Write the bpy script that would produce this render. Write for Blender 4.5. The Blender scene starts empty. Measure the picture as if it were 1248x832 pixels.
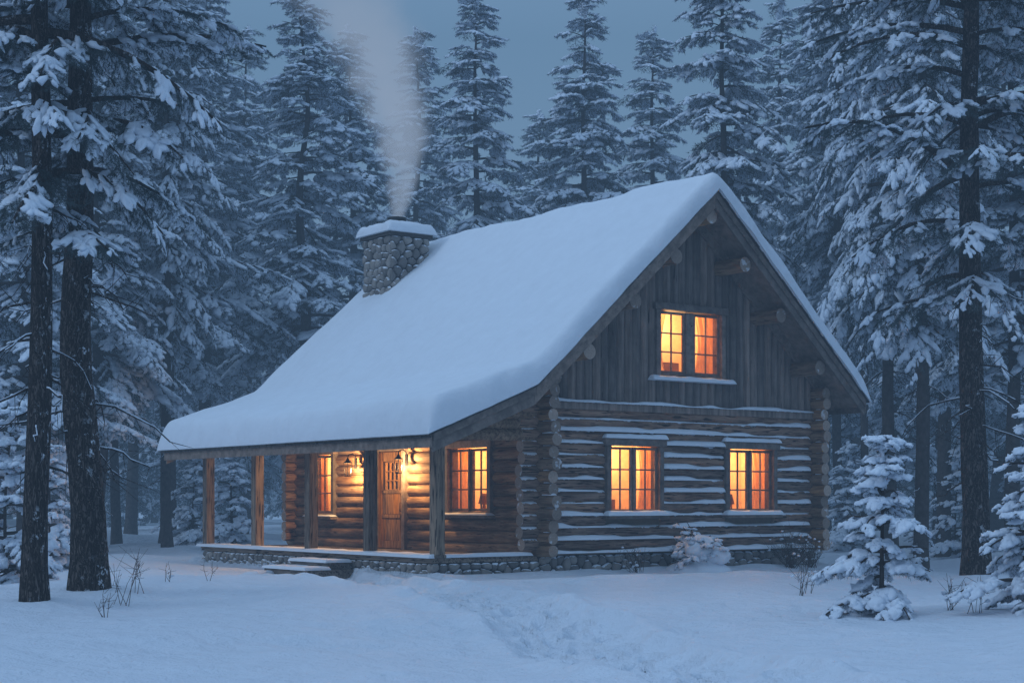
import bpy, math, numpy as np
from mathutils import Vector
S=bpy.context.scene
S.view_settings.view_transform='Standard'; S.view_settings.look='None'; S.view_settings.exposure=0; S.view_settings.gamma=1
R=np.random.RandomState(7)
F=1931.0; HOR=610.0; CAMZ=1.5
A=math.radians(36.4); CA,SA=math.cos(A),math.sin(A)
PX,PY=0.542,31.745
def loc2w(t,u,z=0): return (PX+t*CA-u*SA, PY+t*SA+u*CA, z)
def w2loc(X,Y): return ((X-PX)*CA+(Y-PY)*SA, -(X-PX)*SA+(Y-PY)*CA)
def pxw(px,depth): return (px-624)/F*depth
# ---------- noise
TAB=np.random.RandomState(3).rand(256,256)
def vn(x,y):
    x=np.asarray(x,float); y=np.asarray(y,float)
    xi=np.floor(x).astype(int); yi=np.floor(y).astype(int)
    fx=x-xi; fy=y-yi; fx=fx*fx*(3-2*fx); fy=fy*fy*(3-2*fy)
    g=lambda a,b:TAB[a%256,b%256]
    return (g(xi,yi)*(1-fx)+g(xi+1,yi)*fx)*(1-fy)+(g(xi,yi+1)*(1-fx)+g(xi+1,yi+1)*fx)*fy
def fbm(x,y,o=4):
    s=0;a=.5
    for i in range(o):
        s=s+a*(vn(np.asarray(x)*2**i+17.3*i,np.asarray(y)*2**i+5.1*i)-.5); a*=.5
    return s*2
# ---------- mesh builder
class MB:
    def __init__(s): s.V=[];s.Fc=[];s.n=0
    def add(s,v,f,mat=0,rnd=0.0,smooth=True):
        v=np.asarray(v,float).reshape(-1,3)
        fs=f if isinstance(f,list) and len(f) and isinstance(f[0],np.ndarray) and f[0].ndim==2 else [np.asarray(f,int)]
        for ff in fs:
            if len(ff): s.Fc.append((ff+s.n,mat,smooth))
        s.V.append((v,np.full(len(v),rnd,float))); s.n+=len(v)
    def mesh(s,name,mats):
        me=bpy.data.meshes.new(name)
        V=np.concatenate([a for a,b in s.V]); Rn=np.concatenate([b for a,b in s.V])
        me.vertices.add(len(V)); me.vertices.foreach_set('co',V.astype(np.float32).ravel())
        li=np.concatenate([f.ravel() for f,_,_ in s.Fc])
        tot=np.concatenate([np.full(len(f),f.shape[1]) for f,_,_ in s.Fc])
        mi=np.concatenate([np.full(len(f),m) for f,m,_ in s.Fc])
        sm=np.concatenate([np.full(len(f),sm) for f,_,sm in s.Fc])
        st=np.concatenate([[0],np.cumsum(tot)[:-1]])
        me.loops.add(len(li)); me.loops.foreach_set('vertex_index',li.astype(np.int32))
        me.polygons.add(len(tot)); me.polygons.foreach_set('loop_start',st.astype(np.int32))
        for m in mats: me.materials.append(m)
        me.polygons.foreach_set('material_index',mi.astype(np.int32))
        me.polygons.foreach_set('use_smooth',sm.astype(bool))
        at=me.attributes.new('rnd','FLOAT','POINT'); at.data.foreach_set('value',Rn.astype(np.float32))
        me.update(calc_edges=True)
        return me
    def obj(s,name,mats,parent=None,loc=(0,0,0),bevel=0):
        o=bpy.data.objects.new(name,s.mesh(name,mats)); S.collection.objects.link(o)
        o.location=loc
        if parent: o.parent=parent
        if bevel:
            b=o.modifiers.new('bevel','BEVEL'); b.width=bevel; b.segments=2; b.limit_method='ANGLE'; b.angle_limit=math.radians(40)
        return o
def empty(name,loc=(0,0,0),rz=0,parent=None):
    e=bpy.data.objects.new(name,None); S.collection.objects.link(e); e.location=loc; e.rotation_euler=(0,0,rz); e.empty_display_size=.2
    if parent: e.parent=parent
    return e
BOXF=np.array([[0,3,2,1],[4,5,6,7],[0,1,5,4],[1,2,6,5],[2,3,7,6],[3,0,4,7]])
def box(mb,x0,x1,y0,y1,z0,z1,mat=0,rnd=None):
    if x1<x0:x0,x1=x1,x0
    if y1<y0:y0,y1=y1,y0
    v=[(x0,y0,z0),(x1,y0,z0),(x1,y1,z0),(x0,y1,z0),(x0,y0,z1),(x1,y0,z1),(x1,y1,z1),(x0,y1,z1)]
    mb.add(v,BOXF,mat,R.rand() if rnd is None else rnd,False)
def beam(mb,p0,p1,w,h,mat=0,rnd=None):
    p0=np.array(p0,float);p1=np.array(p1,float);d=p1-p0;d/=np.linalg.norm(d)
    up=np.array([0,0,1.]) if abs(d[2])<.95 else np.array([0,1.,0])
    s=np.cross(d,up);s/=np.linalg.norm(s);n=np.cross(s,d)
    v=[]
    for p in(p0,p1):
        for a,b in((-1,-1),(1,-1),(1,1),(-1,1)): v.append(p+s*a*w/2+n*b*h/2)
    mb.add(v,BOXF,mat,R.rand() if rnd is None else rnd,False)
def frame(d):
    d=d/np.linalg.norm(d); up=np.array([0,0,1.]) if abs(d[2])<.9 else np.array([1.,0,0])
    s=np.cross(up,d);s/=np.linalg.norm(s);return s,np.cross(d,s)
def tube(pts,rad,k=6):
    pts=np.asarray(pts,float);n=len(pts);T=np.gradient(pts,axis=0)
    an=np.linspace(0,2*np.pi,k,endpoint=False);V=[]
    s0=None
    for i in range(n):
        s,u=frame(T[i])
        if s0 is not None and np.dot(s,s0)<0: s,u=-s,-u
        s0=s
        V.append(pts[i]+rad[i]*(np.cos(an)[:,None]*s+np.sin(an)[:,None]*u))
    V=np.concatenate(V);q=[]
    for i in range(n-1):
        for j in range(k):
            a=i*k+j;b=i*k+(j+1)%k;q.append((a,b,b+k,a+k))
    return V,np.array(q)
def log(mb,p0,p1,r,mat=0,emat=1,rnd=None,k=14,wob=.06,step=.3):
    p0=np.array(p0,float);p1=np.array(p1,float);L=np.linalg.norm(p1-p0);n=max(2,int(L/step)+1)
    rnd=R.rand() if rnd is None else rnd
    s=np.linspace(0,1,n);sd=R.rand()*100
    pts=p0+(p1-p0)*s[:,None]
    pts[:,2]+=wob*.25*fbm(s*L*.5+sd,np.full(n,sd),2) if abs((p1-p0)[2])<.5*L else 0
    rad=r*(1+wob*fbm(s*L*.8+sd,np.full(n,sd+9),3)); rad[0]*=.95; rad[-1]*=.95
    V,q=tube(pts,rad,k)
    mb.add(V,q,mat,rnd)
    mb.add(V[:k],np.array([list(range(k))[::-1]]),emat,rnd,False)
    mb.add(V[-k:],np.array([list(range(k))]),emat,rnd,False)
# ---------- materials
def nm(name):
    m=bpy.data.materials.new(name);m.use_nodes=True;nt=m.node_tree;nt.nodes.clear();return m,nt
class N:
    def __init__(s,nt): s.nt=nt
    def __call__(s,typ,inp=None,**kw):
        n=s.nt.nodes.new(typ)
        for k,v in kw.items(): setattr(n,k,v)
        for k,v in (inp or {}).items():
            if isinstance(v,bpy.types.NodeSocket): s.nt.links.new(v,n.inputs[k])
            else: n.inputs[k].default_value=v
        return n
    def math(s,op,a,b=0.0,clamp=False):
        n=s.nt.nodes.new('ShaderNodeMath');n.operation=op;n.use_clamp=clamp
        for i,v in enumerate((a,b)):
            if isinstance(v,bpy.types.NodeSocket): s.nt.links.new(v,n.inputs[i])
            else: n.inputs[i].default_value=v
        return n.outputs[0]
    def mix(s,f,a,b):
        n=s.nt.nodes.new('ShaderNodeMix');n.data_type='RGBA'
        for i,v in ((0,f),(6,a),(7,b)):
            if isinstance(v,bpy.types.NodeSocket): s.nt.links.new(v,n.inputs[i])
            else: n.inputs[i].default_value=v if i==0 else (*v,1)
        return n.outputs[2]
    def mr(s,v,a,b,c=0,d=1):
        n=s('ShaderNodeMapRange',{0:v,1:a,2:b,3:c,4:d});n.interpolation_type='SMOOTHSTEP';return n.outputs[0]
    def noise(s,vec,scale,detail=4,rough=.6):
        return s('ShaderNodeTexNoise',{'Vector':vec,'Scale':scale,'Detail':detail,'Roughness':rough}).outputs[0]
SNOWC=(.80,.86,.93)
def mat_wood(name,c1,c2,sc,snow=0,bump=.6,rough=.85,ck=(.36,.44)):
    m,nt=nm(name);n=N(nt)
    tc=n('ShaderNodeTexCoord').outputs['Object']
    at=n('ShaderNodeAttribute',attribute_name='rnd').outputs['Fac']
    off=n('ShaderNodeCombineXYZ',{0:n.math('MULTIPLY',at,37.),1:n.math('MULTIPLY',at,53.),2:n.math('MULTIPLY',at,71.)}).outputs[0]
    mp=n('ShaderNodeMapping',{'Vector':tc,'Scale':sc}).outputs[0]
    v=n('ShaderNodeVectorMath',{0:mp,1:off},operation='ADD').outputs[0]
    g=n.noise(v,1,5,.65); g2=n.noise(tc,2.5,2)
    crack=n.mr(n.noise(v,2.2,2,.5),*ck)
    col=n.mix(n.mr(g,.3,.7),c1,c2)
    col=n('ShaderNodeHueSaturation',{'Color':col,'Value':n.math('ADD',n.math('MULTIPLY',at,.55),n.math('ADD',n.math('MULTIPLY',g2,.7),.38)),'Saturation':n.math('ADD',.85,n.math('MULTIPLY',at,.35))}).outputs[0]
    col=n.mix(crack,(c1[0]*.3,c1[1]*.3,c1[2]*.3),col)
    h=n.math('ADD',g,n.math('MULTIPLY',crack,.5))
    if snow:
        nz=n('ShaderNodeSeparateXYZ',{0:n('ShaderNodeNewGeometry').outputs['Normal']}).outputs[2]
        nn=n.noise(tc,3.2,4,.65)
        f=n.mr(n.math('ADD',nz,n.math('MULTIPLY',n.math('SUBTRACT',nn,.5),1.6)),snow,snow+.12)
        col=n.mix(f,col,SNOWC); h=n.math('ADD',h,n.math('MULTIPLY',f,.6))
    b=n('ShaderNodeBump',{'Strength':bump,'Distance':.02,'Height':h})
    p=n('ShaderNodeBsdfPrincipled',{'Base Color':col,'Roughness':rough,'Normal':b.outputs[0],'Specular IOR Level':.25})
    o=n('ShaderNodeOutputMaterial',{0:p.outputs[0]});return m
C1,C2=(.125,.078,.058),(.32,.215,.16)
M_logx=mat_wood('log_weathered_snowy',C1,C2,(1.2,14,14),snow=.66)
M_logxp=mat_wood('log_bare_x',C1,C2,(1.2,14,14))
M_logy=mat_wood('log_bare_y',(.15,.088,.055),(.37,.24,.15),(14,1.2,14),ck=(.30,.38))
M_vert=mat_wood('siding_wood',(.115,.092,.08),(.26,.21,.18),(9,9,.7),ck=(.24,.32),bump=.4)
M_post=mat_wood('post_wood',(.13,.098,.075),(.29,.22,.165),(16,16,1.1))
M_trim=mat_wood('trim_wood',(.13,.105,.09),(.25,.20,.17),(5,5,5),bump=.25,ck=(.2,.28))
M_door=mat_wood('door_wood',(.19,.095,.04),(.36,.19,.085),(16,16,1.0),bump=.3)
M_deck=mat_wood('deck_wood',(.13,.105,.09),(.28,.225,.18),(14,1.2,14))
def mat_simple(name,c,rough=.7,metal=0):
    m,nt=nm(name);n=N(nt)
    tc=n('ShaderNodeTexCoord').outputs['Object'];g=n.noise(tc,8,2)
    col=n.mix(g,tuple(x*.75 for x in c),tuple(min(1,x*1.25) for x in c))
    p=n('ShaderNodeBsdfPrincipled',{'Base Color':col,'Roughness':rough,'Metallic':metal});n('ShaderNodeOutputMaterial',{0:p.outputs[0]});return m
def mat_logend():
    m,nt=nm('log_end_grain');n=N(nt);tc=n('ShaderNodeTexCoord').outputs['Object']
    at=n('ShaderNodeAttribute',attribute_name='rnd').outputs['Fac']
    g=n.noise(tc,22,4,.7);col=n.mix(g,(.19,.14,.115),(.50,.39,.31))
    col=n('ShaderNodeHueSaturation',{'Color':col,'Value':n.math('ADD',.6,n.math('MULTIPLY',at,.7))}).outputs[0]
    f=n.mr(n.noise(tc,6,3),.60,.68);col=n.mix(n.math('MULTIPLY',f,.5),col,SNOWC)
    b=n('ShaderNodeBump',{'Strength':.5,'Distance':.01,'Height':g})
    p=n('ShaderNodeBsdfPrincipled',{'Base Color':col,'Roughness':.9,'Normal':b.outputs[0]});n('ShaderNodeOutputMaterial',{0:p.outputs[0]});return m
M_end=mat_logend()
def mat_snow(name,s1,s2,d1=.05,str_=.5,c=SNOWC):
    m,nt=nm(name);n=N(nt);tc=n('ShaderNodeTexCoord').outputs['Object']
    a=n.noise(tc,s1,6,.62);b_=n.noise(tc,s2,2,.7)
    h=n.math('ADD',a,n.math('MULTIPLY',b_,.14))
    b=n('ShaderNodeBump',{'Strength':str_,'Distance':d1,'Height':h})
    col=n.mix(a,tuple(x*.88 for x in c),c)
    p=n('ShaderNodeBsdfPrincipled',{'Base Color':col,'Roughness':.65,'Normal':b.outputs[0],'Specular IOR Level':.2})
    n('ShaderNodeOutputMaterial',{0:p.outputs[0]});return m
M_snow=mat_snow('snow',3,60,.06,.55)
M_gsnow=mat_snow('ground_snow',2.4,30,.17,1.0,(.74,.81,.90))
def mat_plain(name,c,c2,s=6):
    m,nt=nm(name);n=N(nt);tc=n('ShaderNodeTexCoord').outputs['Object'];g=n.noise(tc,s,1)
    p=n('ShaderNodeBsdfDiffuse',{'Color':n.mix(g,c,c2)});n('ShaderNodeOutputMaterial',{0:p.outputs[0]});return m
M_tsnow=mat_plain('tree_snow',(.56,.63,.72),(.78,.85,.93),7)
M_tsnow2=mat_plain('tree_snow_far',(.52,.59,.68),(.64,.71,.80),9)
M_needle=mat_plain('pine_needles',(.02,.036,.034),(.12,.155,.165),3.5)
M_needle2=mat_plain('hazed_needles_far',(.05,.08,.10),(.12,.17,.20),3.5)  # distance haze painted into the needle colour: paler and bluer than near trees
def mat_bark():
    m,nt=nm('pine_bark');n=N(nt);tc=n('ShaderNodeTexCoord').outputs['Object']
    mp=n('ShaderNodeMapping',{'Vector':tc,'Scale':(1,1,.28)}).outputs[0]
    nz=n.noise(mp,5,3);w=n('ShaderNodeVectorMath',{0:mp,1:n('ShaderNodeCombineXYZ',{0:nz,1:nz,2:nz}).outputs[0]},operation='ADD').outputs[0]
    vo=n('ShaderNodeTexVoronoi',{'Vector':w,'Scale':13.},feature='DISTANCE_TO_EDGE').outputs[0]
    e=n.mr(vo,0,.25);g=n.noise(mp,22,4,.7)
    col=n.mix(e,(.012,.010,.010),(.13,.105,.093));col=n.mix(n.math('MULTIPLY',g,.6),col,(.07,.062,.058))
    s=n.mr(n.noise(tc,9,4,.75),.57,.63);s2=n.mr(n.noise(tc,1.1,2),.42,.6)
    nx=n('ShaderNodeSeparateXYZ',{0:n('ShaderNodeNewGeometry').outputs['Normal']})
    side=n.mr(n.math('ADD',nx.outputs[0],n.math('MULTIPLY',nx.outputs[2],3)),-.4,.7)
    sf=n.math('MULTIPLY',n.math('MULTIPLY',s,s2),side)
    col=n.mix(sf,col,SNOWC)
    b=n('ShaderNodeBump',{'Strength':1.,'Distance':.05,'Height':n.math('ADD',e,n.math('MULTIPLY',g,.4))})
    p=n('ShaderNodeBsdfPrincipled',{'Base Color':col,'Roughness':.95,'Normal':b.outputs[0],'Specular IOR Level':.1});n('ShaderNodeOutputMaterial',{0:p.outputs[0]});return m
M_bark=mat_bark()
M_barkp=mat_plain('bark_plain',(.03,.026,.024),(.11,.095,.09),7)
def mat_stone():
    m,nt=nm('field_stone');n=N(nt);tc=n('ShaderNodeTexCoord').outputs['Object']
    at=n('ShaderNodeAttribute',attribute_name='rnd').outputs['Fac']
    g=n.noise(tc,14,5,.7);col=n.mix(at,(.13,.122,.115),(.38,.345,.31));col=n.mix(n.math('MULTIPLY',g,.5),col,(.14,.13,.125))
    nz=n('ShaderNodeSeparateXYZ',{0:n('ShaderNodeNewGeometry').outputs['Normal']}).outputs[2]
    f=n.mr(n.math('ADD',nz,n.math('MULTIPLY',n.math('SUBTRACT',n.noise(tc,5,3),.5),1.6)),.5,.7);col=n.mix(f,col,SNOWC)
    b=n('ShaderNodeBump',{'Strength':.7,'Distance':.02,'Height':g})
    p=n('ShaderNodeBsdfPrincipled',{'Base Color':col,'Roughness':.9,'Normal':b.outputs[0]});n('ShaderNodeOutputMaterial',{0:p.outputs[0]});return m
M_stone=mat_stone()
M_mortar=mat_simple('mortar',(.05,.045,.042),.95)
M_metal=mat_simple('dark_metal',(.02,.02,.022),.5,.8)
M_room=mat_simple('interior_wall',(.75,.54,.34),.8)
M_furn=mat_simple('interior_furniture',(.14,.06,.025),.6)
M_twig=mat_simple('dry_twig',(.06,.045,.04),.9)
def mat_glass():
    m,nt=nm('window_glass');n=N(nt)
    t=n('ShaderNodeBsdfTransparent');g=n('ShaderNodeBsdfGlossy',{'Roughness':.03})
    mx=n('ShaderNodeMixShader',{0:.07,1:t.outputs[0],2:g.outputs[0]});n('ShaderNodeOutputMaterial',{0:mx.outputs[0]});return m
M_glass=mat_glass()
def mat_curtain():
    m,nt=nm('curtain_cloth');n=N(nt);tc=n('ShaderNodeTexCoord').outputs['Object'];g=n.noise(tc,5,4)
    col=n.mix(g,(.5,.26,.11),(.9,.64,.38))
    t=n('ShaderNodeBsdfTranslucent',{'Color':col});g=n('ShaderNodeBsdfDiffuse',{'Color':col})
    mx=n('ShaderNodeMixShader',{0:.4,1:t.outputs[0],2:g.outputs[0]});n('ShaderNodeOutputMaterial',{0:mx.outputs[0]});return m
M_curt=mat_curtain()
# ---------- ground
path=np.array([(2.3,11.),(1.9,14.),(1.3,17.2),(.5,20.6),(-.7,24),(-2.2,27.6),(-3.6,30.6),(-4.2,32.3)])
pp=[];
for i in range(len(path)-1):
    for s in np.linspace(0,1,8,endpoint=False): pp.append(path[i]*(1-s)+path[i+1]*s)
pp=np.array(pp+[path[-1]])
FG=[(-6.27,23.5,.3),(-6.68,22.3,.2),(8.5,29.0,.26)]
fr=np.random.RandomState(5);FP=[]
seg=np.diff(pp,axis=0);sl=np.hypot(seg[:,0],seg[:,1]);cum=np.concatenate([[0],np.cumsum(sl)])
for tr_ in range(3):
    s=fr.rand();side=1
    while s<cum[-1]-.3:
        x=np.interp(s,cum,pp[:,0]);y=np.interp(s,cum,pp[:,1]);i=min(len(seg)-1,np.searchsorted(cum,s)-1);d=seg[i]/sl[i]
        o=side*.14+(tr_-1)*.42+fr.randn()*.08
        FP.append((x-d[1]*o,y+d[0]*o,d[0],d[1]));side=-side;s+=.42+.1*fr.rand()
def gh(X,Y,fp=False):
    X=np.asarray(X,float);Y=np.asarray(Y,float)
    t,u=w2loc(X,Y)
    dx=np.maximum(np.maximum(-2.6-t,t-7.9),0);dy=np.maximum(np.maximum(-u-.1,u-10),0)
    d=np.sqrt(dx*dx+dy*dy)
    n=.42*fbm(X/9+3,Y/9+8,3)+.12*fbm(X/1.9,Y/1.9,3)+.03*fbm(X/.5,Y/.5,2)
    k=np.clip(d/4,0,1);k=k*k*(3-2*k)
    z=n*(.18+.82*k)
    z=z+.10*np.exp(-(np.abs(d-.25)/.5)**2)*(.5+vn(X*1.3,Y*1.3))*(t>-2.7)
    z=np.where(d<=.0,np.minimum(z,0.05),z)
    dm=np.full(X.shape,1e9)
    for i in range(len(pp)): dm=np.minimum(dm,(X-pp[i,0])**2+(Y-pp[i,1])**2)
    dm=np.sqrt(dm)+.22*(vn(X*1.4+9,Y*1.4)-.5)
    w=np.clip(1-(dm/.95),0,1);w=np.sqrt(w)
    z=z-w*(.15+.10*vn(X*2.6+40,Y*2.6))+.10*np.exp(-((dm-1.05)/.18)**2)*(.2+vn(X*2.2,Y*2.2))
    if fp:
        dz=np.zeros(X.shape)
        for x,y,a,b in FP:
            m=(np.abs(X-x)<.5)&(np.abs(Y-y)<.5)
            if not m.any(): continue
            p=(X[m]-x)*a+(Y[m]-y)*b;q_=-(X[m]-x)*b+(Y[m]-y)*a;r=np.sqrt((p/.19)**2+(q_/.10)**2)
            dz[m]+=-.13*np.exp(-r**4*.5)+.04*np.exp(-((r-1.6)/.35)**2)
        z=z+dz
    for a,b,r in FG: z=z+.14*np.exp(-((X-a)**2+(Y-b)**2)/(.5))
    return z
def grade(lo,hi,st,LO,HI,g=1.09):
    a=list(np.arange(lo,hi,st));s=st
    while a[-1]<HI: s*=g;a.append(a[-1]+s)
    b=[];s=st;x=lo
    while x>LO: s*=g;x-=s;b.append(x)
    return np.array(b[::-1]+a)
xs=grade(-6,4,.055,-260,260,1.03);ys=grade(11,33,.065,-40,420,1.06)
XX,YY=np.meshgrid(xs,ys);ZZ=gh(XX,YY,True)
nx_,ny_=len(xs),len(ys);I=np.arange(nx_*ny_).reshape(ny_,nx_)
q=np.stack([I[:-1,:-1],I[:-1,1:],I[1:,1:],I[1:,:-1]],-1).reshape(-1,4)
mb=MB();mb.add(np.stack([XX,YY,ZZ],-1).reshape(-1,3),q);mb.obj('snowy_ground',[M_gsnow])
G=lambda x,y: float(gh(np.array([x]),np.array([y]))[0])
# ---------- cabin
cab=empty('log_cabin',(PX,PY,0),A)
ZB=.5;CS=.246;LR=.132
WT,WU=7.85,10.0
def zr(t):
    t=np.asarray(t,float)
    return np.where(t<-.863,2.70+(t+3.22)*.403,np.where(t<3.9,3.65+.903*(t+.863),7.95-.903*(t-3.9)))
TR,TL=8.55,-3.22
U0,U1=-.95,10.65
WIN=[('g',1.74,3.06,1.27,2.62),('g',5.12,6.46,1.27,2.62),('l',1.55,3.0,1.28,2.6),('l',8.0,8.95,1.2,2.6)]
DOOR=(4.85,5.98,.42,2.62)
def P(w,a,o,z):
    return (a,-o,z) if w=='g' else (-o,a,z)
def wbox(mb,w,a0,a1,o0,o1,z0,z1,mat=0):
    x,y,_=P(w,a0,o0,0);x2,y2,_=P(w,a1,o1,0);box(mb,x,x2,y,y2,z0,z1,mat)
lw=MB()
def segs(a0,a1,holes,zc):
    cur=[(a0,a1)]
    for h0,h1,z0,z1 in holes:
        if z0-.08<zc<z1+.08:
            nc=[]
            for s,e in cur:
                if h0>=e or h1<=s: nc.append((s,e));continue
                if h0-s>.05:nc.append((s,h0))
                if e-h1>.05:nc.append((h1,e))
            cur=nc
    return cur
strip=MB()
def snow_strip(p0,p1,size,sd,out,thr=0.0,zs=.6):
    p0=np.array(p0,float);p1=np.array(p1,float);L=np.linalg.norm(p1-p0);n=max(4,int(L/.07))
    s=np.linspace(0,1,n);pts=p0+(p1-p0)*s[:,None]
    w=size*np.clip(.55+1.5*fbm(s*L*.9+sd,np.full(n,sd*1.7),3)-thr,0.0,1.3);e=np.minimum(s,1-s)*L/.08;w*=np.sqrt(np.clip(e,0,1))
    an=np.linspace(0,np.pi,7);out=np.array(out,float);V=[]
    for i in range(n):
        for a in an: V.append(pts[i]+out*(math.cos(a)*w[i])+np.array([0,0,1])*(math.sin(a)*w[i]*zs))
    q=[(i*7+j,i*7+j+1,i*7+j+8,i*7+j+7) for i in range(n-1) for j in range(6)]
    strip.add(V,np.array(q))
gh_=[(a0-.1,a1+.1,z0-.1,z1+.1) for w,a0,a1,z0,z1 in WIN if w=='g']
lh_=[(a0-.1,a1+.1,z0-.1,z1+.1) for w,a0,a1,z0,z1 in WIN if w=='l']+[(DOOR[0]-.12,DOOR[1]+.12,.3,DOOR[3]+.12)]
for k in range(12):
    z=ZB+CS*(k+.5)
    for (s,e) in segs(-.44-R.rand()*.12,WT+.40+R.rand()*.12,gh_,z):
        log(lw,(s,0,z),(e,0,z),LR,0,1)
        s2,e2=max(s,0.14),min(e,WT-.14)
        if e2-s2>.2 and k<11: snow_strip((s2,-.085,z+.082),(e2,-.085,z+.082),.115,k*3.1+s,(0,-1,0),thr=-.5 if 3<s<3.4 else (.05 if k%3 else -.18),zs=.8)
        if s<0: snow_strip((s,0,z+LR-.01),(-.1,0,z+LR-.01),.07,k*2.2,(0,1,0))
        if e>WT: snow_strip((WT+.1,0,z+LR-.01),(e,0,z+LR-.01),.07,k*2.2,(0,1,0))
    log(lw,(-.38,WU,z),(WT+.38,WU,z),LR,3,1,step=1)
for k in range(15):
    z=ZB+CS*k
    hh=LR if k else LR*.98
    for (s,e) in segs(-.46-R.rand()*.14,WU+.36,lh_,z):
        log(lw,(0,s,z),(0,e,z),hh,2,1)
        if s<0 and k: snow_strip((0,s,z+LR-.01),(0,-.12,z+LR-.01),.075,k*2.9+5,(1,0,0))
    log(lw,(WT,-.42-R.rand()*.1,z),(WT,WU+.38,z),LR,2,1,step=.6)
    if k: snow_strip((WT,-.42,z+LR-.01),(WT,-.12,z+LR-.01),.075,k*1.9+5,(1,0,0))
def panel(mb,w,a0,a1,z0,z1,holes,o0,o1,mat):
    As=sorted({a0,a1,*[h for x in holes for h in x[:2]]});Zs=sorted({z0,z1,*[h for x in holes for h in x[2:]]})
    for i in range(len(As)-1):
        for j in range(len(Zs)-1):
            ca,cz=(As[i]+As[i+1])/2,(Zs[j]+Zs[j+1])/2
            if any(h[0]<ca<h[1] and h[2]<cz<h[3] for h in holes): continue
            wbox(mb,w,As[i],As[i+1],o0,o1,Zs[j],Zs[j+1],mat)
bk=MB()
panel(bk,'g',.05,WT-.05,.4,3.5,[x for x in gh_],-.07,.03,0)
panel(bk,'l',.05,WU-.05,.4,4.0,[x for x in lh_],-.07,.03,0)
box(bk,.05,WT-.05,WU-.03,WU+.04,.4,3.5);box(bk,WT-.03,WT+.04,.05,WU-.05,.4,3.9)
bk.obj('wall_chinking',[mat_simple('chinking',(.16,.13,.10),.95)],cab)
lw.obj('log_walls',[M_logx,M_end,M_logy,M_logxp],cab)
# gable siding
gs=MB()
uh=(2.98,4.98,4.12,5.62)
def gable(yw,sgn,hole):
    nb=36;w=(WT-.1)/nb
    for b in range(nb):
        a0=.05+b*w;c=7;ts=np.linspace(a0+.004,a0+w-.004,c)
        o=.03+.085*np.sin(np.linspace(0.15,np.pi-.15,c))+.012*R.rand()
        mid=a0+w/2;rg=[(3.42,None)]
        if hole and hole[0]<mid<hole[1]: rg=[(3.42,hole[2]),(hole[3],None)]
        rnd=R.rand()
        for z0,z1 in rg:
            V=[]
            for t,oo in zip(ts,o): V.append((t,yw-sgn*oo,z0))
            for t,oo in zip(ts,o): V.append((t,yw-sgn*oo,(float(zr(t))-.13) if z1 is None else z1))
            for t,oo in zip(ts,o): V.append((t,yw+sgn*.03,z0))
            for t,oo in zip(ts,o): V.append((t,yw+sgn*.03,(float(zr(t))-.13) if z1 is None else z1))
            q=[(i,i+1,c+i+1,c+i) for i in range(c-1)]
            q2=[(0,c,3*c,2*c),(c-1,2*c-1,4*c-1,3*c-1)]+[(2*c+i,2*c+i+1,3*c+i+1,3*c+i) for i in range(c-1)]+[(i,i+1,2*c+i+1,2*c+i) for i in range(c-1)]
            gs.add(V,np.array(q),0,rnd,True);gs.add(V,np.array(q2),0,rnd,False)
gable(0,1,uh);gable(WU,-1,None)
box(gs,0,WT,-.17,-.1,3.36,3.5)
gs.obj('gable_siding',[M_vert],cab)
snow_strip((.05,-.16,3.5),(WT-.05,-.16,3.5),.10,3.3,(0,-1,0),thr=-.35,zs=.7)
# roof
def prism(mb,offt,offb,u0,u1,ts,mat=0):
    z=zr(ts);n=len(ts);V=[]
    for u in(u0,u1):
        for o in(offt,offb):
            for t,zz in zip(ts,z):V.append((t,u,zz+o))
    q=[]
    for i in range(n-1):
        q+=[(i,i+1,2*n+i+1,2*n+i),(n+i,3*n+i,3*n+i+1,n+i+1),(i,n+i,n+i+1,i+1),(2*n+i,2*n+i+1,3*n+i+1,3*n+i)]
    q+=[(0,2*n,3*n,n),(n-1,2*n-1,4*n-1,3*n-1)]
    mb.add(V,np.array(q),mat,R.rand(),False)
rf=MB();kn=np.array([TL,-.863,3.9,TR])
prism(rf,0,-.12,U0,U1,kn)
for sgn,uu in((1,U0),(-1,U1)):
    for i in range(3):
        tt=np.array([kn[i]+.002,kn[i+1]-.002])
        prism(rf,.0,-.31,uu-sgn*.05,uu-sgn*.003,tt)
        prism(rf,.035,-.11,uu-sgn*.095,uu-sgn*.053,tt)
box(rf,TL-.05,TL-.003,U0-.05,U1+.05,2.48,2.73);box(rf,TR+.003,TR+.05,U0-.05,U1+.05,3.5,3.79)
for uu,sg in((U0-.12,1),):
    t=TL-.06
    while t<TR+.05:
        w=.07+.07*R.rand()
        y0=uu-.03*R.rand()
        V=[(t,y0,float(zr(t))+.037),(t+w*.93,y0,float(zr(t+w*.93))+.037),(t+w*.93,y0+.4,float(zr(t+w*.93))+.037),(t,y0+.4,float(zr(t))+.037)]
        V+=[(a,b,c+.03) for a,b,c in V];rf.add(V,BOXF,1,R.rand(),False);t+=w
u=U0-.1
while u<U1+.05:
    w=.08+.08*R.rand();e=.05*R.rand()
    box(rf,TL-.1-e,TL-.053,u,u+w*.93,2.655,2.69,1);u+=w
for dt,dz in((0,.55),(.98,.5),(2.1,.5),(3.3,.5),(-.98,.5),(-2.1,.5),(-3.3,.5)):
    t=3.9+dt;z=float(zr(t))-.12-.17-(.12 if dt else .18)-(.1 if dt else 0)
    log(rf,(t,-.86-.05*R.rand(),z),(t,.3,z),.165,3,2,k=16)
for t,z in((-2.45,2.78),):
    log(rf,(t,-.55,z+.02),(t,WU+.35,z+.02),.13,3,2,k=14,step=.5)
for u in np.arange(.0,WU+.3,1.0): beam(rf,(-3.1,u,float(zr(-3.1))-.19),(-.9,u,float(zr(-.9))-.19),.09,.13,3)
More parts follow.
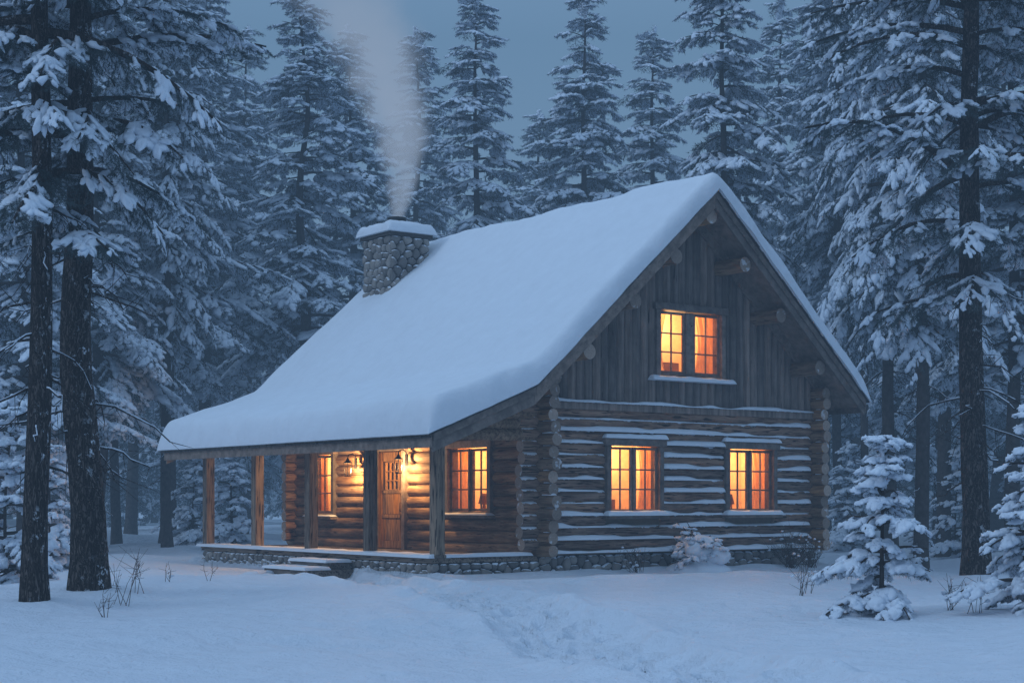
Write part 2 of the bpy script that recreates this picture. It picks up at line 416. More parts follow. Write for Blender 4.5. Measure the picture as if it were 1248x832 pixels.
for a,b in((-.8,3.88),(8.4,3.92)): beam(rf,(a,-.16,float(zr(a))-.24),(b,-.16,float(zr(b))-.24),.09,.18,0)
log(rf,(-2.7,0,2.80),(-.1,0,2.80),.12,3,2);log(rf,(-2.0,0.02,3.02),(-.1,0.02,3.02),.11,3,2);log(rf,(-1.3,0.0,3.22),(-.1,0.0,3.22),.11,3,2)
rf.obj('roof_frame',[M_trim,mat_simple('cedar_shingle',(.045,.04,.038),.95),M_end,M_logy],cab,bevel=.006)
# roof snow
ns,nu=150,190
def clus(n,a,b,r):
    e=np.linspace(0,1,14)**2*r
    return np.concatenate([a+e,np.linspace(a+r,b-r,n-28+2)[1:-1],(b-e)[::-1]])
tt=clus(ns,TL-.16,TR+.14,.4);uu=clus(nu,U0-.17,U1+.15,.32)
TT,UU=np.meshgrid(tt,uu)
ker=np.linspace(-.42,.42,15);kw=np.cos(ker/.42*np.pi/2)**2;kw/=kw.sum()
zs_=sum(zr(np.clip(TT+k,TL-.5,TR+.5))*w for k,w in zip(ker,kw)); zs_=np.minimum(zs_,zr(TT)+.0)*.75+.25*zr(TT)
kk=zr(TT)+.07
def edge(d,r): x=np.clip(d/r,0,1);return np.sqrt(np.clip(1-(1-x)**2,0,1))
H=.47+.14*fbm(TT/2.5,UU/2.5,3)+.06*fbm(TT*1.4,UU*1.4,3)
H=H+.14*np.clip(-(TT+.6)/2.5,0,1)
ev=edge(TT-tt[0],.30)*edge(tt[-1]-TT,.28);er=edge(UU-uu[0],.22)*edge(uu[-1]-UU,.20)
Z=np.maximum(kk+.012,(zs_+.07)+H*ev*er)
lip=.10*fbm(TT*1.3,UU*1.3,3)
Ud=np.where(UU<U0+.3,-1,0)*lip*1.0;Td=np.where(TT<TL+.3,-1,0)*lip
V=np.stack([TT+Td,UU+Ud,Z],-1).reshape(-1,3)
ch=MB()
I=np.arange(tt.size*uu.size).reshape(uu.size,tt.size)
q=np.stack([I[:-1,:-1],I[:-1,1:],I[1:,1:],I[1:,:-1]],-1).reshape(-1,4)
mb=MB();mb.add(V,q)
V2=np.stack([TT+Td,UU+Ud,kk],-1).reshape(-1,3);mb.add(V2,q[:,::-1])
mb.obj('roof_snow',[M_snow],cab)
def slab(mb,x0,x1,y0,y1,z,h,r=.08,mat=0,zf=None):
    def g(a,b):
        n=max(8,int((b-a)/.06));e=np.linspace(0,1,6)**2*min(r,(b-a)/2.01)
        return np.concatenate([a+e,np.linspace(a+e[-1],b-e[-1],n)[1:-1],(b-e)[::-1]])
    a,b=g(x0,x1),g(y0,y1);X,Y=np.meshgrid(a,b)
    hh=h*(1+.35*fbm(X*2.3+z,Y*2.3,3))*edge(X-x0,r)*edge(x1-X,r)*edge(Y-y0,r)*edge(y1-Y,r)
    V=np.stack([X,Y,z+hh+.002],-1).reshape(-1,3);I=np.arange(X.size).reshape(X.shape)
    q=np.stack([I[:-1,:-1],I[:-1,1:],I[1:,1:],I[1:,:-1]],-1).reshape(-1,4)
    mb.add(V,q,mat);V2=V.copy();V2[:,2]=z;mb.add(V2,q[:,::-1],mat)
def clip(poly,px,py,nx,ny):
    out=[];n=len(poly)
    for i in range(n):
        a=poly[i];b=poly[(i+1)%n];da=(a[0]-px)*nx+(a[1]-py)*ny;db=(b[0]-px)*nx+(b[1]-py)*ny
        if da<=0: out.append(a)
        if (da<0<db) or (db<0<da): s=da/(da-db);out.append((a[0]+(b[0]-a[0])*s,a[1]+(b[1]-a[1])*s))
    return out
def stones(mb,f,w,h,cw,chh,dep=.05):
    seeds=[]
    nr=max(1,int(round(h/chh)));nc=max(1,int(round(w/cw)))
    for r in range(nr):
        for c in range(nc): seeds.append(((c+.5+(.5 if r%2 else 0)*.8-.2+.7*(R.rand()-.5))*w/nc,(r+.5+.7*(R.rand()-.5))*h/nr))
    for i,(x,y) in enumerate(seeds):
        poly=[(0,0),(w,0),(w,h),(0,h)]
        for j,(x2,y2) in enumerate(seeds):
            if j==i or abs(x2-x)>3*cw or abs(y2-y)>3*chh: continue
            d=math.hypot(x2-x,y2-y)
            if d<1e-6: continue
            poly=clip(poly,(x+x2)/2,(y+y2)/2,(x2-x)/d,(y2-y)/d)
            if len(poly)<3:break
        if len(poly)<3:continue
        p=np.array(poly);c=p.mean(0)
        pts=[]
        for a in range(len(p)):
            b=(a+1)%len(p);pts+=[p[a]*.75+p[b]*.25,p[a]*.5+p[b]*.5,p[a]*.25+p[b]*.75]
        p=np.array(pts);m=len(p);dd=dep*(.6+.8*R.rand());V=[]
        for s,o in((.90,-.01),(.87,dd*.5),(.76,dd*.85),(.5,dd*1.05)):
            for a in p: e=c+(a-c)*s;V.append(f(e[0],e[1],o+.006*R.randn()*(o>0)))
        V.append(f(c[0],c[1],dd*1.08))
        q=[(l*m+a,l*m+(a+1)%m,(l+1)*m+(a+1)%m,(l+1)*m+a) for l in range(3) for a in range(m)]
        t3=[(3*m+a,3*m+(a+1)%m,4*m) for a in range(m)]
        mb.add(V,[np.array(q),np.array(t3)],0,R.rand())
fd=MB()
box(fd,-.05,WT+.05,-.05,WU+.05,-.3,.38,1);box(fd,-2.55,-.06,.0,WU,-.3,.30,1)
stones(fd,lambda a,b,o:(a-.05,-.05-o,b-.12),WT+.15,.52,.26,.17,.07)
stones(fd,lambda a,b,o:(WT+.05+o,a-.05,b-.12),WU,.5,.3,.17,.06)
stones(fd,lambda a,b,o:(-2.55-o,a,b-.12),WU,.42,.24,.14,.06)
stones(fd,lambda a,b,o:(-2.6+a,.0-o,b-.12),2.6,.42,.24,.14,.06)
fd.obj('stone_foundation',[M_stone,M_mortar],cab)
c0,c1,d0,d1=2.05,3.15,8.85,10.1
cz0,cz1=5.6,8.22
box(ch,c0,c1,d0,d1,cz0-1.2,cz1,1)
stones(ch,lambda a,b,o:(c0-.03+a,d0-o,cz0+b),c1-c0+.06,cz1-cz0,.27,.19,.08)
stones(ch,lambda a,b,o:(c0-o,d0-.03+a,cz0+b),d1-d0+.06,cz1-cz0,.27,.19,.08)
stones(ch,lambda a,b,o:(c1+o,d0-.03+a,cz0+b),d1-d0+.06,cz1-cz0,.24,.17,.06)
stones(ch,lambda a,b,o:(c0-.03+a,d1+o,cz0+b),c1-c0+.06,cz1-cz0,.24,.17,.06)
box(ch,c0-.1,c1+.1,d0-.1,d1+.1,cz1,cz1+.09,1)
slab(ch,c0-.19,c1+.19,d0-.19,d1+.19,cz1+.09,.30,.17,2)
V,q=tube([(2.6,9.45,cz1),(2.6,9.45,cz1+.58)],[.2,.2],16);ch.add(V,q,3)
V,q=tube([(2.6,9.45,cz1+.48),(2.6,9.45,cz1+.57),(2.6,9.45,cz1+.59)],[.25,.25,.15],16);ch.add(V,q,3)
ch.obj('stone_chimney',[M_stone,M_mortar,M_snow,M_metal],cab)
# porch
pr=MB()
box(pr,-2.6,-.05,-.03,WU+.03,.31,.36)
for i in range(17):
    a=-2.62+i*.15;box(pr,a+.004,a+.146,-.04,WU+.04,.362,.405)
pr.obj('porch_deck',[M_deck],cab,bevel=.005)
po=MB()
for u in(.0,2.45,4.9,7.4,9.95):
    box(po,-2.56,-2.34,u-.11,u+.11,.407,2.68)
    box(po,-2.58,-2.32,u-.13,u+.13,.407,.47)
po.obj('porch_posts',[M_post],cab,bevel=.015)
st=MB()
for i,(z,d,sd) in enumerate(((-.02,1.15,.0),(.12,.6,.12))):
    box(st,-2.62-d,-2.66,2.75+sd,4.55-sd,z-.2,z+.12);slab(st,-2.67-d,-2.64 if i else -3.2,2.73+sd,4.57-sd,z+.12,.065,.05,1)
st.obj('porch_steps',[M_deck,M_snow],cab,bevel=.02)
sn=MB()
slab(sn,-2.72,-2.2,-.1,WU+.1,.407,.07,.06);slab(sn,-2.6,-.2,-.08,.16,.409,.07,.05)
for w,a0,a1,z0,z1 in WIN+[('g',uh[0],uh[1],uh[2],uh[3])]:
    x,y,_=P(w,a0-.2,.12,0);x2,y2,_=P(w,a1+.2,.33,0)
    big=1 if w=='g' else .45
    slab(sn,min(x,x2),max(x,x2),min(y,y2),max(y,y2),z0-.08,.10*big,.07)
    if w=='g' and z1<3:
        x,y,_=P(w,a0-.2,.1,0);x2,y2,_=P(w,a1+.2,.26,0)
        slab(sn,min(x,x2),max(x,x2),min(y,y2),max(y,y2),z1+.17,.09,.06)
snow_strip((.1,-.15,.44),(WT-.1,-.15,.44),.15,8.1,(0,-1,0),thr=-.3)
sn.obj('ledge_snow',[M_snow],cab);strip.obj('log_snow',[M_snow],cab)
# windows
wf=MB();gl=MB();rm=MB();cu=MB()
def sash(w,a0,a1,z0,z1,o,cols,rows):
    fr=.055
    wbox(wf,w,a0,a0+fr,o,o+.05,z0,z1);wbox(wf,w,a1-fr,a1,o,o+.05,z0,z1)
    wbox(wf,w,a0+fr,a1-fr,o,o+.05,z0,z0+fr);wbox(wf,w,a0+fr,a1-fr,o,o+.05,z1-fr,z1)
    for c in range(1,cols):
        a=a0+fr+(a1-a0-2*fr)*c/cols;wbox(wf,w,a-.016,a+.016,o+.008,o+.042,z0+fr,z1-fr)
    for r in range(1,rows):
        z=z0+fr+(z1-z0-2*fr)*r/rows;wbox(wf,w,a0+fr,a1-fr,o+.01,o+.04,z-.016,z+.016)
    V=[P(w,a0,o+.025,z0),P(w,a1,o+.025,z0),P(w,a1,o+.025,z1),P(w,a0,o+.025,z1)];gl.add(V,np.array([[0,1,2,3]]),0,0,False)
def curtain(w,a0,a1,z0,z1,o,taper=0):
    n=40;V=[]
    for j,z in enumerate(np.linspace(z0,z1,8)):
        v=(z-z0)/(z1-z0)
        for i in range(n):
            s=i/(n-1);a=a0+(a1-a0)*s*(1-taper*math.sin(v*math.pi)*.5)
            V.append(P(w,a,o+.035*math.sin(s*22+.6*math.sin(v*5)),z))
    q=[(j*n+i,j*n+i+1,(j+1)*n+i+1,(j+1)*n+i) for j in range(7) for i in range(n-1)]
    cu.add(V,np.array(q))
def lightp(name,loc,pw,col,rad,parent):
    l=bpy.data.lights.new(name,'POINT');l.energy=pw;l.color=col;l.shadow_soft_size=rad
    o=bpy.data.objects.new(name,l);S.collection.objects.link(o);o.location=loc;o.parent=parent;return o
WCOL=(1,.56,.225)
def window(w,a0,a1,z0,z1,ns=2,pw=40,dep=1.1,mull=.05,cols=2,rows=3):
    c=.12
    wbox(wf,w,a0-c,a0,-.1,.19,z0-.05,z1+.02);wbox(wf,w,a1,a1+c,-.1,.19,z0-.05,z1+.02)
    wbox(wf,w,a0-c-.06,a1+c+.06,-.08,.22,z1+.021,z1+.165);wbox(wf,w,a0-c-.06,a1+c+.06,-.08,.30,z0-.14,z0-.082+.0)
    wbox(wf,w,a0,a1,-.08,.16,z0-.08,z0-.002)
    ww=(a1-a0-mull*(ns-1))/ns
    for i in range(ns):
        s=a0+i*(ww+mull);sash(w,s+.003,s+ww-.003,z0+.003,z1-.003,.05,cols,rows)
        if i<ns-1: wbox(wf,w,s+ww,s+ww+mull,-.02,.14,z0,z1)
    m=.25;A0,A1,Z0,Z1=a0-m,a1+m,z0-.35,z1+.3
    if z1>3: Z1=z1+.15
    f=lambda a,o,z:P(w,a,o,z)
    o0,o1=-.12,-dep
    for V in ([f(A0,o1,Z0),f(A1,o1,Z0),f(A1,o1,Z1),f(A0,o1,Z1)],[f(A0,o0,Z0),f(A0,o1,Z0),f(A0,o1,Z1),f(A0,o0,Z1)],[f(A1,o0,Z0),f(A1,o1,Z0),f(A1,o1,Z1),f(A1,o0,Z1)],
              [f(A0,o0,Z0),f(A1,o0,Z0),f(A1,o1,Z0),f(A0,o1,Z0)],[f(A0,o0,Z1),f(A1,o0,Z1),f(A1,o1,Z1),f(A0,o1,Z1)]):
        rm.add(V,np.array([[0,1,2,3]]),0,0,False)
    wd=a1-a0
    curtain(w,a0-.1,a0+wd*(.22+.1*R.rand()),z0-.1,z1+.1,-.18,.5);curtain(w,a1+.1,a1-wd*(.22+.1*R.rand()),z0-.1,z1+.1,-.18,.5)
    b0=.25+.2*R.rand()
    wbox(rm,w,a0+wd*b0,a0+wd*(b0+.45),-dep+.05,-dep+.3,z0-.34,z0+.2+.2*R.rand(),1)
    wbox(rm,w,a0+wd*.30,a0+wd*.62,-dep+.02,-dep+.05,z0+.65,z0+1.0,1)
    lx=.2+.55*R.rand()
    V,q=tube([P(w,a0+wd*lx,-dep+.6,z0-.1),P(w,a0+wd*lx,-dep+.6,z0+.14),P(w,a0+wd*lx,-dep+.6,z0+.16),P(w,a0+wd*lx,-dep+.6,z0+.38)],[.07,.03,.13,.08],12);rm.add(V,q,1)
    x,y,z=P(w,a0+wd*.5+.1,-dep*.55,z1-.12)
    lightp('interior_lamp',(x,y,z),pw,WCOL,.07,cab)
for w,a0,a1,z0,z1 in WIN: window(w,a0,a1,z0,z1,2 if a1-a0>1.1 else 1,pw=84 if a1-a0>1.1 else 64,cols=2)
window('g',uh[0]+.12,uh[1]-.12,uh[2]+.08,uh[3]-.1,2,98,1.2,.24)
# door
dr=MB()
a0,a1,z0,z1=DOOR
for s,e in((a0-.13,a0),(a1,a1+.13)): wbox(wf,'l',s,e,-.08,.19,.408,z1+.02)
wbox(wf,'l',a0-.18,a1+.18,-.08,.21,z1+.021,z1+.17)
hx0,hx1,hz0,hz1=a0+.3,a1-.3,1.75,2.38
nb=7;w_=(a1-a0)/nb
panel(dr,'l',a0+.005,a1-.005,z0,z1,[(hx0,hx1,hz0,hz1)],.02,.06,0)
for i in range(1,nb-1):
    s=a0+i*w_
    wbox(dr,'l',s+.004,s+w_-.004,.062,.078,z0+.18,1.1)
    wbox(dr,'l',s+.004,s+w_-.004,.062,.078,1.2,1.66)
for s,e,z2,z3 in((a0+.01,a0+.15,z0+.01,z1-.01),(a1-.15,a1-.01,z0+.01,z1-.01)): wbox(dr,'l',s,e,.062,.095,z2,z3)
for z2,z3 in((z0+.01,z0+.17),(1.11,1.19),(1.67,1.74),(2.4,z1-.01)): wbox(dr,'l',a0+.152,a1-.152,.062,.09,z2,z3)
for i in range(0,4):
    a=hx0+(hx1-hx0)*i/3;wbox(dr,'l',a-.012,a+.012,.03,.085,hz0,hz1)
for i in range(0,4):
    z=hz0+(hz1-hz0)*i/3;wbox(dr,'l',hx0-.01,hx1+.01,.035,.08,z-.012,z+.012)
gl.add([P('l',hx0,.05,hz0),P('l',hx1,.05,hz0),P('l',hx1,.05,hz1),P('l',hx0,.05,hz1)],np.array([[0,1,2,3]]),0,0,False)
V,q=tube([P('l',a0+.09,.1,1.25),P('l',a0+.09,.16,1.27),P('l',a0+.09,.16,1.45),P('l',a0+.09,.1,1.47)],[.012]*4,6);dr.add(V,q,1)
V,q=tube([P('l',a0+.09,.095,1.15),P('l',a0+.09,.13,1.15)],[.03,.03],10);dr.add(V,q,1)
dr.obj('front_door',[M_door,M_metal],cab,bevel=.004)
f=lambda a,o,z:P('l',a,o,z)
rm.add([f(hx0-.2,-.5,hz0-.2),f(hx1+.2,-.5,hz0-.2),f(hx1+.2,-.5,hz1+.2),f(hx0-.2,-.5,hz1+.2)],np.array([[0,1,2,3]]),0,0,False)
lightp('interior_lamp',P('l',(hx0+hx1)/2,-.2,hz1),20,WCOL,.05,cab)
wf.obj('window_frames',[M_trim],cab,bevel=.006);gl.obj('window_panes',[M_glass],cab)
rm.obj('interior_rooms',[M_room,M_furn],cab);cu.obj('curtains',[M_curt],cab)
# lanterns
def lantern(t,u,z,pw):
    e=empty('wall_lantern',loc2w(t,u,z),A);m=MB();k=6;r=.10
    for zz in(-.15,): V,q=tube([(0,0,zz-.008),(0,0,zz+.008)],[r*.8]*2,k);m.add(V,q,0,0,False);m.add(V[:k],np.array([range(k)]),0,0,False)
    for j in range(k):
        an=j*2*math.pi/k;x,y=math.cos(an)*r,math.sin(an)*r;beam(m,(x*.75,y*.75,-.15),(x*1.05,y*1.05,.15),.009,.009)
    V,q=tube([(0,0,.158),(0,0,.21),(0,0,.27),(0,0,.29)],[r+.02,.05,.02,.005],k);m.add(V,q,0,0,False)
    V,q=tube([(0,0,.28),(.02,0,.35),(.12,0,.38),(.2,0,.32),(.22,0,.15)],[.012]*5,6);m.add(V,q)
    box(m,.205,.225,-.05,.05,.02,.28,0)
    V,q=tube([(0,0,-.15),(0,0,-.06)],[.012,.012],6);m.add(V,q)
    m.obj('lantern_frame',[M_metal],e)
    lightp('lantern_light',(0,0,-.01),pw,(1,.58,.24),.045,e)
lantern(-.48,6.7,2.22,165);lantern(-.48,4.5,2.26,165)
# ---------- foliage parts
def sphere(rings=4,seg=7):
    V=[(0,0,-1)];
    for i in range(1,rings):
        a=-math.pi/2+math.pi*i/rings
        for j in range(seg): b=2*math.pi*j/seg;V.append((math.cos(a)*math.cos(b),math.cos(a)*math.sin(b),math.sin(a)))
    V.append((0,0,1));T=[];L=len(V)-1
    for j in range(seg): T.append((0,1+(j+1)%seg,1+j));T.append((L,L-seg+j,L-seg+(j+1)%seg))
    for i in range(rings-2):
        for j in range(seg):
            a=1+i*seg+j;b=1+i*seg+(j+1)%seg;T+=[(a,b,b+seg),(a,b+seg,a+seg)]
    return np.array(V),np.array(T)
SP=sphere(4,6);SPF=sphere(5,8)
def needles(p0,p1,n,ln,wd,rg):
    p0=np.array(p0);p1=np.array(p1);d=p1-p0;d=d/np.linalg.norm(d)
    s=rg.rand(n,1);b=p0+(p1-p0)*s
    r=rg.randn(n,3);r-=(r@d)[:,None]*d;r/=np.linalg.norm(r,axis=1)[:,None]
    dr=d*(.75+.5*rg.rand(n,1))+r;dr/=np.linalg.norm(dr,axis=1)[:,None]
    sd=np.cross(dr,rg.randn(n,3));sd/=np.linalg.norm(sd,axis=1)[:,None]
    L=ln*(.7+.6*rg.rand(n,1))
    V=np.stack([b-sd*wd/2,b+sd*wd/2,b+dr*L],1).reshape(-1,3)
    return V,np.arange(3*n).reshape(-1,3)
def twig(seed,nn,ln,wd,sp,snow=1.0,sz=1.0,allp=1.0):
    rg=np.random.RandomState(seed)
    nV=[];nF=[];sV=[];sF=[];n0=0;s0=0
    shoots=[((0,0,0),(1,0,-.10))]
    for i,s in enumerate((.15,.38,.6,.8)):
        for sg in(-1,1):
            if rg.rand()<.15: continue
            l=.50*(1-s*.6)*(.8+.4*rg.rand());an=sg*(.75+.3*rg.rand());b=(s,0,-.1*s*s)
            shoots.append((b,(s+l*math.cos(an),l*math.sin(an),-.1*s-l*(.15+.25*rg.rand()))))
    hassnow=rg.rand()<allp
    for k,(a,b) in enumerate(shoots):
        L=np.linalg.norm(np.array(b)-np.array(a))
        V,T=needles(a,b,max(6,int(nn*L)),ln,wd,rg);nV.append(V);nF.append(T+n0);n0+=len(V)
        if hassnow and rg.rand()<snow:
            a_,b_=np.array(a),np.array(b);c=a_*.42+b_*.58;d=b_-a_;m=2 if k==0 else 1
            for q_ in range(m):
                cc=c if m==1 else a_+(b_-a_)*(.28+.45*q_)
                v=sp[0].copy();hl=L*(.52 if m==1 else .34);wd2=(.10+.06*rg.rand())*sz*(1.25 if k==0 else 1);hh=(.055+.04*rg.rand())*sz*1.2
                v=v*(1+.22*rg.randn(len(v),1));v[:,2]=np.where(v[:,2]<0,v[:,2]*.45,v[:,2])
                fx=d/np.linalg.norm(d);sy=np.cross((0,0,1.),fx);sy/=np.linalg.norm(sy);uz=np.cross(fx,sy)
                w=cc+v[:,:1]*hl*fx+v[:,1:2]*wd2*sy+v[:,2:]*hh*uz+np.array([0,0,.035*sz])
                sV.append(w);sF.append(sp[1]+s0);s0+=len(w)
    return [np.concatenate(nV),np.concatenate(nF),np.concatenate(sV) if sV else np.zeros((0,3)),np.concatenate(sF) if sF else np.zeros((0,3),int)]
T_mid=[twig(i,26,.18,.028,SP,.63,.95,1 if i<6 else 0) for i in range(7)]
T_far=[twig(60+i,10,.24,.06,SP,.45,1,1) for i in range(4)]
T_fine=[twig(100+i,125,.13,.011,SPF,.52,.85,1 if i<5 else 0) for i in range(8)]
T_sap=[twig(200+i,90,.14,.014,SPF,.9,1.5) for i in range(6)]
def tree_mesh(name,seed,H,cb,Lmax,tr,gap,nper,tl,droop,T,e0=-8,e1=22,dead=0,shape=.72,spacing=.24,ktr=12,lv=(.45,.75),mats=None,tg_=.5):
    rg=np.random.RandomState(seed);mb=MB()
    n=26 if ktr>8 else 10;zz=np.linspace(-.3,H,n);bx=.12*fbm(zz*.25+seed,zz*0+3,2)*2;by=.12*fbm(zz*.25,zz*0+seed,2)*2
    bx-=bx[1];by-=by[1]
    rad=tr*np.clip(1-np.clip(zz,0,H)/H,0,1)**.85+.006+tr*.35*np.exp(-np.clip(zz+.3,0,9)/.35)
    pts=np.stack([bx,by,zz],-1);V,q=tube(pts,rad,ktr);V+=.03*tr*rg.randn(*V.shape);mb.add(V,q,0)
    inst=[[] for _ in T]
    def at(z): return np.array([np.interp(z,zz,bx),np.interp(z,zz,by),z])
    z=cb
    while z<H-.1:
        rel=(z-cb)/(H-cb)
        for b in range(nper):
            az=(b+rg.rand()*.8)*2*np.pi/nper+z*1.7
            L=Lmax*((1-rel)**shape)*(.6+.4*min(1,rel/.12))*(lv[0]+lv[1]*rg.rand())+.12
            if rg.rand()<.10: continue
            el=math.radians(e0+(e1-e0)*rel+rg.randn()*7)
            h=np.array([math.cos(az),math.sin(az),0]);base=at(min(H,z+rg.randn()*gap*.3))
            s=np.linspace(0,1,7);cv=rg.randn()*.15;dp=droop*(.7+.7*rg.rand())
            side=np.array([-h[1],h[0],0])
            pt=base+h*(L*s)[:,None]+side*(cv*L*s**2)[:,None]+np.array([0,0,1])*(L*(math.tan(el)*s-dp*(1-.5*rel)*s**2))[:,None]
            V,q=tube(pt,(.012+.016*L)*(1-.8*s)+.003,4 if ktr<12 else 5);mb.add(V,q,0)
            nt=max(2,int(L/spacing))
            for i in range(nt):
                ss=.18+.82*(i+rg.rand()*.6)/nt
                if ss>1: ss=1
                p=np.array([np.interp(ss,s,pt[:,k]) for k in range(3)])
                tg=pt[min(6,int(ss*6)+1 if ss<1 else 6)]-pt[max(0,min(5,int(ss*6)))];tg/=np.linalg.norm(tg)+1e-9
                for sg in(-1,1):
                    if rg.rand()<.15: continue
                    an=sg*(.35+.75*(1-ss)+.3*rg.rand())
                    sd=np.cross((0,0,1.),tg);sd/=np.linalg.norm(sd)
                    f=tg*math.cos(an)+sd*math.sin(an);f[2]-=.12+.4*rg.rand();f/=np.linalg.norm(f)
                    y=np.cross((0,0,1.),f)+.22*rg.randn(3);y-=y@f*f;y/=np.linalg.norm(y);u=np.cross(f,y)
                    l=min(tl,.3*L*(1-ss)+tl*.55)*(.65+.6*rg.rand())
                    inst[rg.randint(len(T))].append((np.stack([f,y,u],1)*l,p))
        z+=gap*(.7+.6*rg.rand())*(1-tg_*rel)
    for k in range(3): inst[0].append((np.stack([np.array([.2*k-.2,0,1.]),np.array([0,1.,0]),np.array([-1.,0,0])],1)*tl*.7,at(H-.3-.2*k)))
    for k in range(dead):
        z=cb*(.3+.75*rg.rand());az=rg.rand()*6.28;L=.3+1.1*rg.rand()**1.5;h=np.array([math.cos(az),math.sin(az),0]);s=np.linspace(0,1,6)
        pt=at(z)+h*(L*s)[:,None]+np.array([0,0,1.])*(L*(-.05*s-.3*s*s))[:,None]+.05*rg.randn(6,3)*s[:,None]
        V,q=tube(pt,.018*(1-.8*s)+.003,5);mb.add(V,q,0)
        if rg.rand()<.5: p2=pt+np.array([0,0,.016]);V,q=tube(p2,(.016*(1-.6*s)+.002)*(.3+.8*rg.rand(6)),5);mb.add(V,q,2)
        for j in range(4):
            b=pt[2+j%4];d=rg.randn(3)*.25+h*.3;d[2]-=.12;V,q=tube([b,b+d*.5,b+d*.9],[.007,.005,.002],4);mb.add(V,q,0)
    for T_,L_ in zip(T,inst):
        if not L_: continue
        M=np.array([m for m,p in L_]);Pp=np.array([p for m,p in L_])
        for vi,fi,mat,sm in((0,1,1,False),(2,3,2,True)):
            tv,tf=T_[vi],T_[fi]
            if len(tv)==0: continue
            W=np.einsum('kij,nj->kni',M,tv)+Pp[:,None,:]
            Fx=(tf[None]+(np.arange(len(M))*len(tv))[:,None,None]).reshape(-1,3)
            mb.add(W.reshape(-1,3),Fx,mat,0,sm)
    return mb.mesh(name,mats or [M_bark,M_needle,M_tsnow])
def put(name,me,x,y,rz=0,sc=1,parent=None,dz=0):
    o=bpy.data.objects.new(name,me);S.collection.objects.link(o);o.location=(x,y,G(x,y)+dz);o.rotation_euler=(0,0,rz)
    o.scale=(sc,sc,sc) if not isinstance(sc,tuple) else sc
    if parent:o.parent=parent
    return o
mids=[tree_mesh('tall_spruce_%d'%i,10+i,20,(4.5,5.5,3.2,6.5)[i],(3.2,2.9,3.5,3.1)[i],.22,.72,5,.85,.42,T_mid,dead=14,ktr=10,mats=[M_barkp,M_needle,M_tsnow]) for i in range(4)]
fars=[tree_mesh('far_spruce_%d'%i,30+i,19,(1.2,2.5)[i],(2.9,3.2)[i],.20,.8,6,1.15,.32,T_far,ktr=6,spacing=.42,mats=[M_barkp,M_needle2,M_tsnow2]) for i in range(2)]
fg1=tree_mesh('old_pine_a',51,17,5.3,3.4,.27,.62,4,.62,.42,T_fine,e0=6,e1=25,dead=22,shape=.45,spacing=.23,tg_=.35)
fg2=tree_mesh('old_pine_b',57,17,4.9,3.4,.25,.66,4,.62,.42,T_fine,e0=8,e1=25,dead=22,shape=.45,spacing=.23,tg_=.35)
saps=[tree_mesh('sapling_%d'%i,70+i,(2.3,3.3)[i],.16,(.85,1.15)[i],.03,(.27,.34)[i],5,.36,.5,T_sap,e0=4,e1=38,shape=.85,spacing=.20,ktr=7,lv=(.45,.75),mats=[M_barkp,M_needle,M_tsnow],tg_=.35) for i in range(2)]
bush=tree_mesh('low_bush',91,.62,.06,.52,.012,.085,6,.26,.35,T_sap,e0=20,e1=50,shape=.55,spacing=.15,ktr=5,lv=(.6,.5),mats=[M_barkp,M_needle,M_tsnow],tg_=.1)
put('pine_tree',fg1,-6.27,23.5,.6,1.0);put('pine_tree',fg2,-6.72,22.3,2.2,(.72,.72,1.2));put('pine_tree',fg2,8.5,29.0,4.1,(1.02,1.02,1.1))
put('spruce_sapling',saps[0],4.83,20.7,0,1.0);put('spruce_sapling',saps[1],6.75,20.4,1,.85)
put('spruce_sapling',saps[1],pxw(8,29),29,2,1.05);put('spruce_sapling',saps[0],pxw(62,33),33,3,1.1)
put('spruce_sapling',saps[1],pxw(235,50),50,2.5,1.0);put('spruce_sapling',saps[0],pxw(283,46),46,3,1.25)
put('spruce_sapling',saps[1],pxw(1035,48),48,.5,1.0);put('spruce_sapling',saps[1],pxw(1165,44),44,1.7,.95);put('spruce_sapling',saps[0],pxw(1120,38),38,1.7,.6)
ML=[(365,56,-10,0),(585,60,8,1),(715,64,0,2),(880,50,-90,3),(800,68,45,1),(505,74,45,0),(300,70,40,2),(955,66,10,0),(1085,52,-60,2),(1040,64,0,1),
    (205,52,-60,3),(120,46,-80,0),(30,42,-60,2),(255,60,-10,1),(430,66,35,3),(1150,44,-90,1),(1235,40,-100,3),(1215,56,-40,0),(-40,50,-60,1),(1300,52,-60,2),(70,60,-20,3),(1005,58,-20,3),(655,84,140,0),(160,66,0,1)]
for px,dp,ty,v in ML:
    Ht=CAMZ+(HOR-ty)*dp/F;sc=Ht/20;w=(1.0+.3*R.rand())
    put('spruce_tree',mids[v],pxw(px,dp),dp,R.rand()*6.28,(sc*w,sc*w,sc))
fo=empty('distant_forest')
cnt=0;pts=[]
while cnt<150:
    y=70+R.rand()**.9*60;x=(R.rand()*2-1)*(y*.40+10)
    if any((x-a)**2+(y-b)**2<6. for a,b in pts): continue
    t,u=w2loc(x,y)
    if -6<t<12 and -4<u<16: continue
    pts.append((x,y));cnt+=1
    sc=.72+.3*R.rand()
    if y<90: sc*=.78
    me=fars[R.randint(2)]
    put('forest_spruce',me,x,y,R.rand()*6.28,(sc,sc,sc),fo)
for i in range(28):
    sg=-1 if i%2 else 1;y=36+R.rand()*34;x=sg*(y*.17+1.5+R.rand()*y*.32)
    t,u=w2loc(x,y)
    if -6<t<11 and -3<u<14: continue
    put('forest_spruce',mids[(1,3)[R.randint(2)]],x,y,R.rand()*6.28,(.55+.25*R.rand(),)*2+(1.0+.2*R.rand(),),fo)
